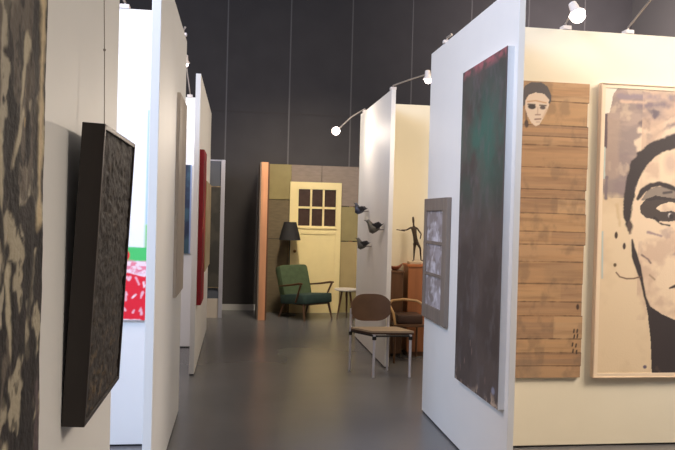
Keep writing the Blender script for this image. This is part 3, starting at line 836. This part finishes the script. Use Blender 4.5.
# horn-ended carved bowl
bc = Vector(((a.x+b.x)/2, PY + .1, zb))
t = thing('carved_bowl', 'boat-shaped red-brown bowl with upturned ends on the dark pedestal', 'bowl', bc)
rings = []
for i in range(15):
    s_ = -1 + i/7; ww = .055*(1 - s_*s_)**.5 + .006; base = .012 + .075*abs(s_)**2.4; dep = .034*(1 - s_*s_) + .012
    prof = [(-ww, dep), (-ww*.75, dep*.35), (0, 0), (ww*.75, dep*.35), (ww, dep), (ww*.8, dep - .003), (0, .012 if dep > .02 else dep*.6), (-ww*.8, dep - .003)]
    rings.append([bc + Vector((s_*.088, u, base + v - .012)) for u, v in prof])
MB().loft(rings).build('bowl', 'bowlwood', t, True)
MB().lathe([(.03, 0), (.024, .01)], bc).build('foot', 'brownwood', t, True)

# bronze statuette with an arm stretched out
SYY = PY + .12
def S(px, py, dy=0):
    q = on('y', SYY, px, py); return Vector((q.x, q.y + dy, q.z))
bcx = S(414.5, 263)
t = thing('statuette', 'slender dark bronze figure with one arm stretched out on the orange-brown pedestal', 'statuette', (bcx.x, SYY, pz))
MB().box((bcx.x - .075, SYY - .06, pz), (bcx.x + .075, SYY + .06, pz + .03), .005).build('base', 'stone', t)
fz = pz + .03
J = {'pel': S(415.5, 240), 'chest': S(414, 229.5), 'neck': S(413.6, 224.5), 'head': S(413.3, 220.5), 'crown': S(413.0, 216.5),
     'ls': S(411, 227.5), 'le': S(406.5, 230), 'lh': S(401, 230), 'rs': S(417, 228, .0), 're': S(420.5, 234, -.03), 'rh': S(419, 239, -.05),
     'lk': S(414.3, 250), 'la': Vector((S(413.4, 258).x, SYY - .02, fz + .015)), 'lf': Vector((S(411.6, 258).x, SYY - .045, fz + .008)),
     'rk': S(419.6, 248, -.03), 'ra': Vector((S(421.5, 258).x, SYY + .02, fz + .015)), 'rf': Vector((S(423, 258).x, SYY - .01, fz + .008))}
R = {'pel': .030, 'chest': .036, 'neck': .012, 'head': .021, 'crown': .014, 'ls': .015, 'le': .011, 'lh': .008, 'rs': .015, 're': .011, 'rh': .009,
     'lk': .017, 'la': .010, 'lf': .008, 'rk': .017, 'ra': .010, 'rf': .008}
E_ = [('pel', 'chest'), ('chest', 'neck'), ('neck', 'head'), ('head', 'crown'), ('chest', 'ls'), ('ls', 'le'), ('le', 'lh'), ('chest', 'rs'), ('rs', 're'), ('re', 'rh'), ('pel', 'lk'), ('lk', 'la'), ('la', 'lf'), ('pel', 'rk'), ('rk', 'ra'), ('ra', 'rf')]
ks = list(J); me = bpy.data.meshes.new('figure')
o0 = Vector(t.location)
me.from_pydata([tuple(J[k] - o0) for k in ks], [(ks.index(a_), ks.index(b_)) for a_, b_ in E_], [])
o = bpy.data.objects.new('figure', me); C.objects.link(o); o.parent = t; me.materials.append(M['bronze'])
sk = o.modifiers.new('skin', 'SKIN'); sk.use_smooth_shade = True
for k, v in zip(ks, me.skin_vertices[0].data): v.radius = (R[k]*.8, R[k]*.8); v.use_root = (k == 'pel')
sd = o.modifiers.new('s', 'SUBSURF'); sd.levels = 1; sd.render_levels = 2
MB().tube([S(396.5, 229.6), S(405, 231)], .006, 8).build('staff', 'bronze', t, True)

# ------------------------------------------------------------------ bird sculptures on the wall
def bird(label, px, py, s, m, yaw, pitch, X0=1.60):
    q = on('x', X0 - .135, px, py)
    t = thing('bird_sculpture', label, 'sculpture', (X0, q.y, q.z), 'bird sculptures on the white partition')
    Rm = Matrix.Rotation(yaw, 3, 'Z') @ Matrix.Rotation(pitch, 3, 'Y')
    o = Vector((-.135, 0, 0))
    def T(x, y, z): return o + Rm @ (Vector((x, y, z))*s)
    # body runs from the head (-x) to the tail (+x)
    spine = [(-.088, 0, .052, .012), (-.07, 0, .055, .028), (-.048, 0, .03, .040), (-.01, 0, -.005, .062), (.035, 0, -.012, .058), (.07, 0, .004, .034), (.09, 0, .018, .014)]
    rings = [[T(x, r*1.05*math.cos(a_), z + r*math.sin(a_)) for a_ in [2*math.pi*k/14 for k in range(14)]] for x, y, z, r in spine]
    MB().loft(rings).build('body', m, t, True, local=True)
    MB().loft([[T(-.085, .008*math.cos(a_), .052 + .008*math.sin(a_)) for a_ in [math.pi*k/4 for k in range(8)]], [T(-.122, .001*math.cos(a_), .05 + .001*math.sin(a_)) for a_ in [math.pi*k/4 for k in range(8)]]]).build('beak', 'birddk', t, True, local=True)
    MB().loft([[T(.07, -.016, .0), T(.07, .016, .0), T(.07, .016, .025), T(.07, -.016, .025)], [T(.115, -.036, .085), T(.115, .036, .085), T(.112, .036, .096), T(.112, -.036, .096)]]).build('tail', 'birddk', t, local=True)
    for sy in (-1, 1):
        MB().loft([[T(-.03, sy*.045, .01), T(.06, sy*.042, .0), T(.06, sy*.036, .018), T(-.03, sy*.038, .028)], [T(.05, sy*.075, .085), T(.10, sy*.07, .07), T(.10, sy*.066, .075), T(.05, sy*.069, .092)]]).build('wing', 'birddk', t, local=True)
    MB().tube([T(.02, 0, -.02), (-.001, 0, -.02)], .008, 8).build('wall_pin', 'metal', t, local=True)
bird('largest of the three bird sculptures, dark grey, tail towards the aisle chair', 372, 227.5, .92, 'bird', math.radians(-12), math.radians(18))
bird('upper small blue-grey bird sculpture on the white partition', 358, 209.5, .8, 'bird2', math.radians(-25), math.radians(30))
bird('lowest bird sculpture on the white partition, small and dark', 360.5, 244.5, .8, 'bird', math.radians(-20), math.radians(26))

# ------------------------------------------------------------------ light
def area(name, loc, aim, sx, sy, e, col, spread=180):
    l = bpy.data.lights.new(name, 'AREA'); l.shape = 'RECTANGLE'; l.size = sx; l.size_y = sy; l.energy = e; l.color = col
    l.spread = math.radians(spread)
    o = bpy.data.objects.new(name, l); C.objects.link(o); o.location = loc
    o.rotation_euler = (Vector(aim) - Vector(loc)).to_track_quat('-Z', 'Y').to_euler()
    return o
area('hall_daylight', (-4.2, -.3, 5.0), (1.6, 4.2, 1.8), 3.0, 1.6, 540, (.46, .66, 1))
area('hall_ceiling_light', (.5, 4.0, 5.95), (.5, 4.0, 0), 11, 13, 250, (1, .92, .84))  # unseen ambient fill spread over the ceiling
area('right_booth_fill', (5.4, 2.3, 4.4), (2.6, 4.75, .9), 1.6, 1.4, 76, (1, .85, .70), 90)  # added fill for the plank and portrait wall, no fixture seen
area('white_booth_fill', (-2.2, 3.0, 5.2), (-1.2, 4.95, .3), 1.6, 1.4, 120, (1, .80, .74))  # added pinkish fill that offsets the blue on the white booth wall
area('far_booth_fill', (3.4, 6.6, 4.6), (2.4, 8.3, .8), 1.2, 1.2, 48, (1, .80, .52))  # added fill for the pedestal booth, unseen source
area('set_fill', (.9, 8.8, 4.2), (1.1, SY, .9), .6, .6, 29, (1, .88, .68), 80)  # unseen lamp added above the room set
area('near_wall_fill', (3.4, .2, 3.9), (-.44, 1.7, 1.2), .8, .8, 7, (1, .88, .74), 60)  # added fill that lifts the nearest aisle wall and the relief
area('backdrop_haze_fill', (5.8, 8.4, 4.4), (5.8, BY, 5.0), .8, .8, 80, (1, .90, .90), 100)  # added wash standing in for lamp haze over the backdrop

w = bpy.data.worlds.new('world'); SC.world = w; w.use_nodes = True
w.node_tree.nodes['Background'].inputs[0].default_value = (.5, .5, .5, 1)
w.node_tree.nodes['Background'].inputs[1].default_value = .1

SC.view_settings.view_transform = 'Standard'; SC.view_settings.look = 'None'
SC.view_settings.gamma = 1; SC.view_settings.use_curve_mapping = False
SC.view_settings.exposure = 0.0
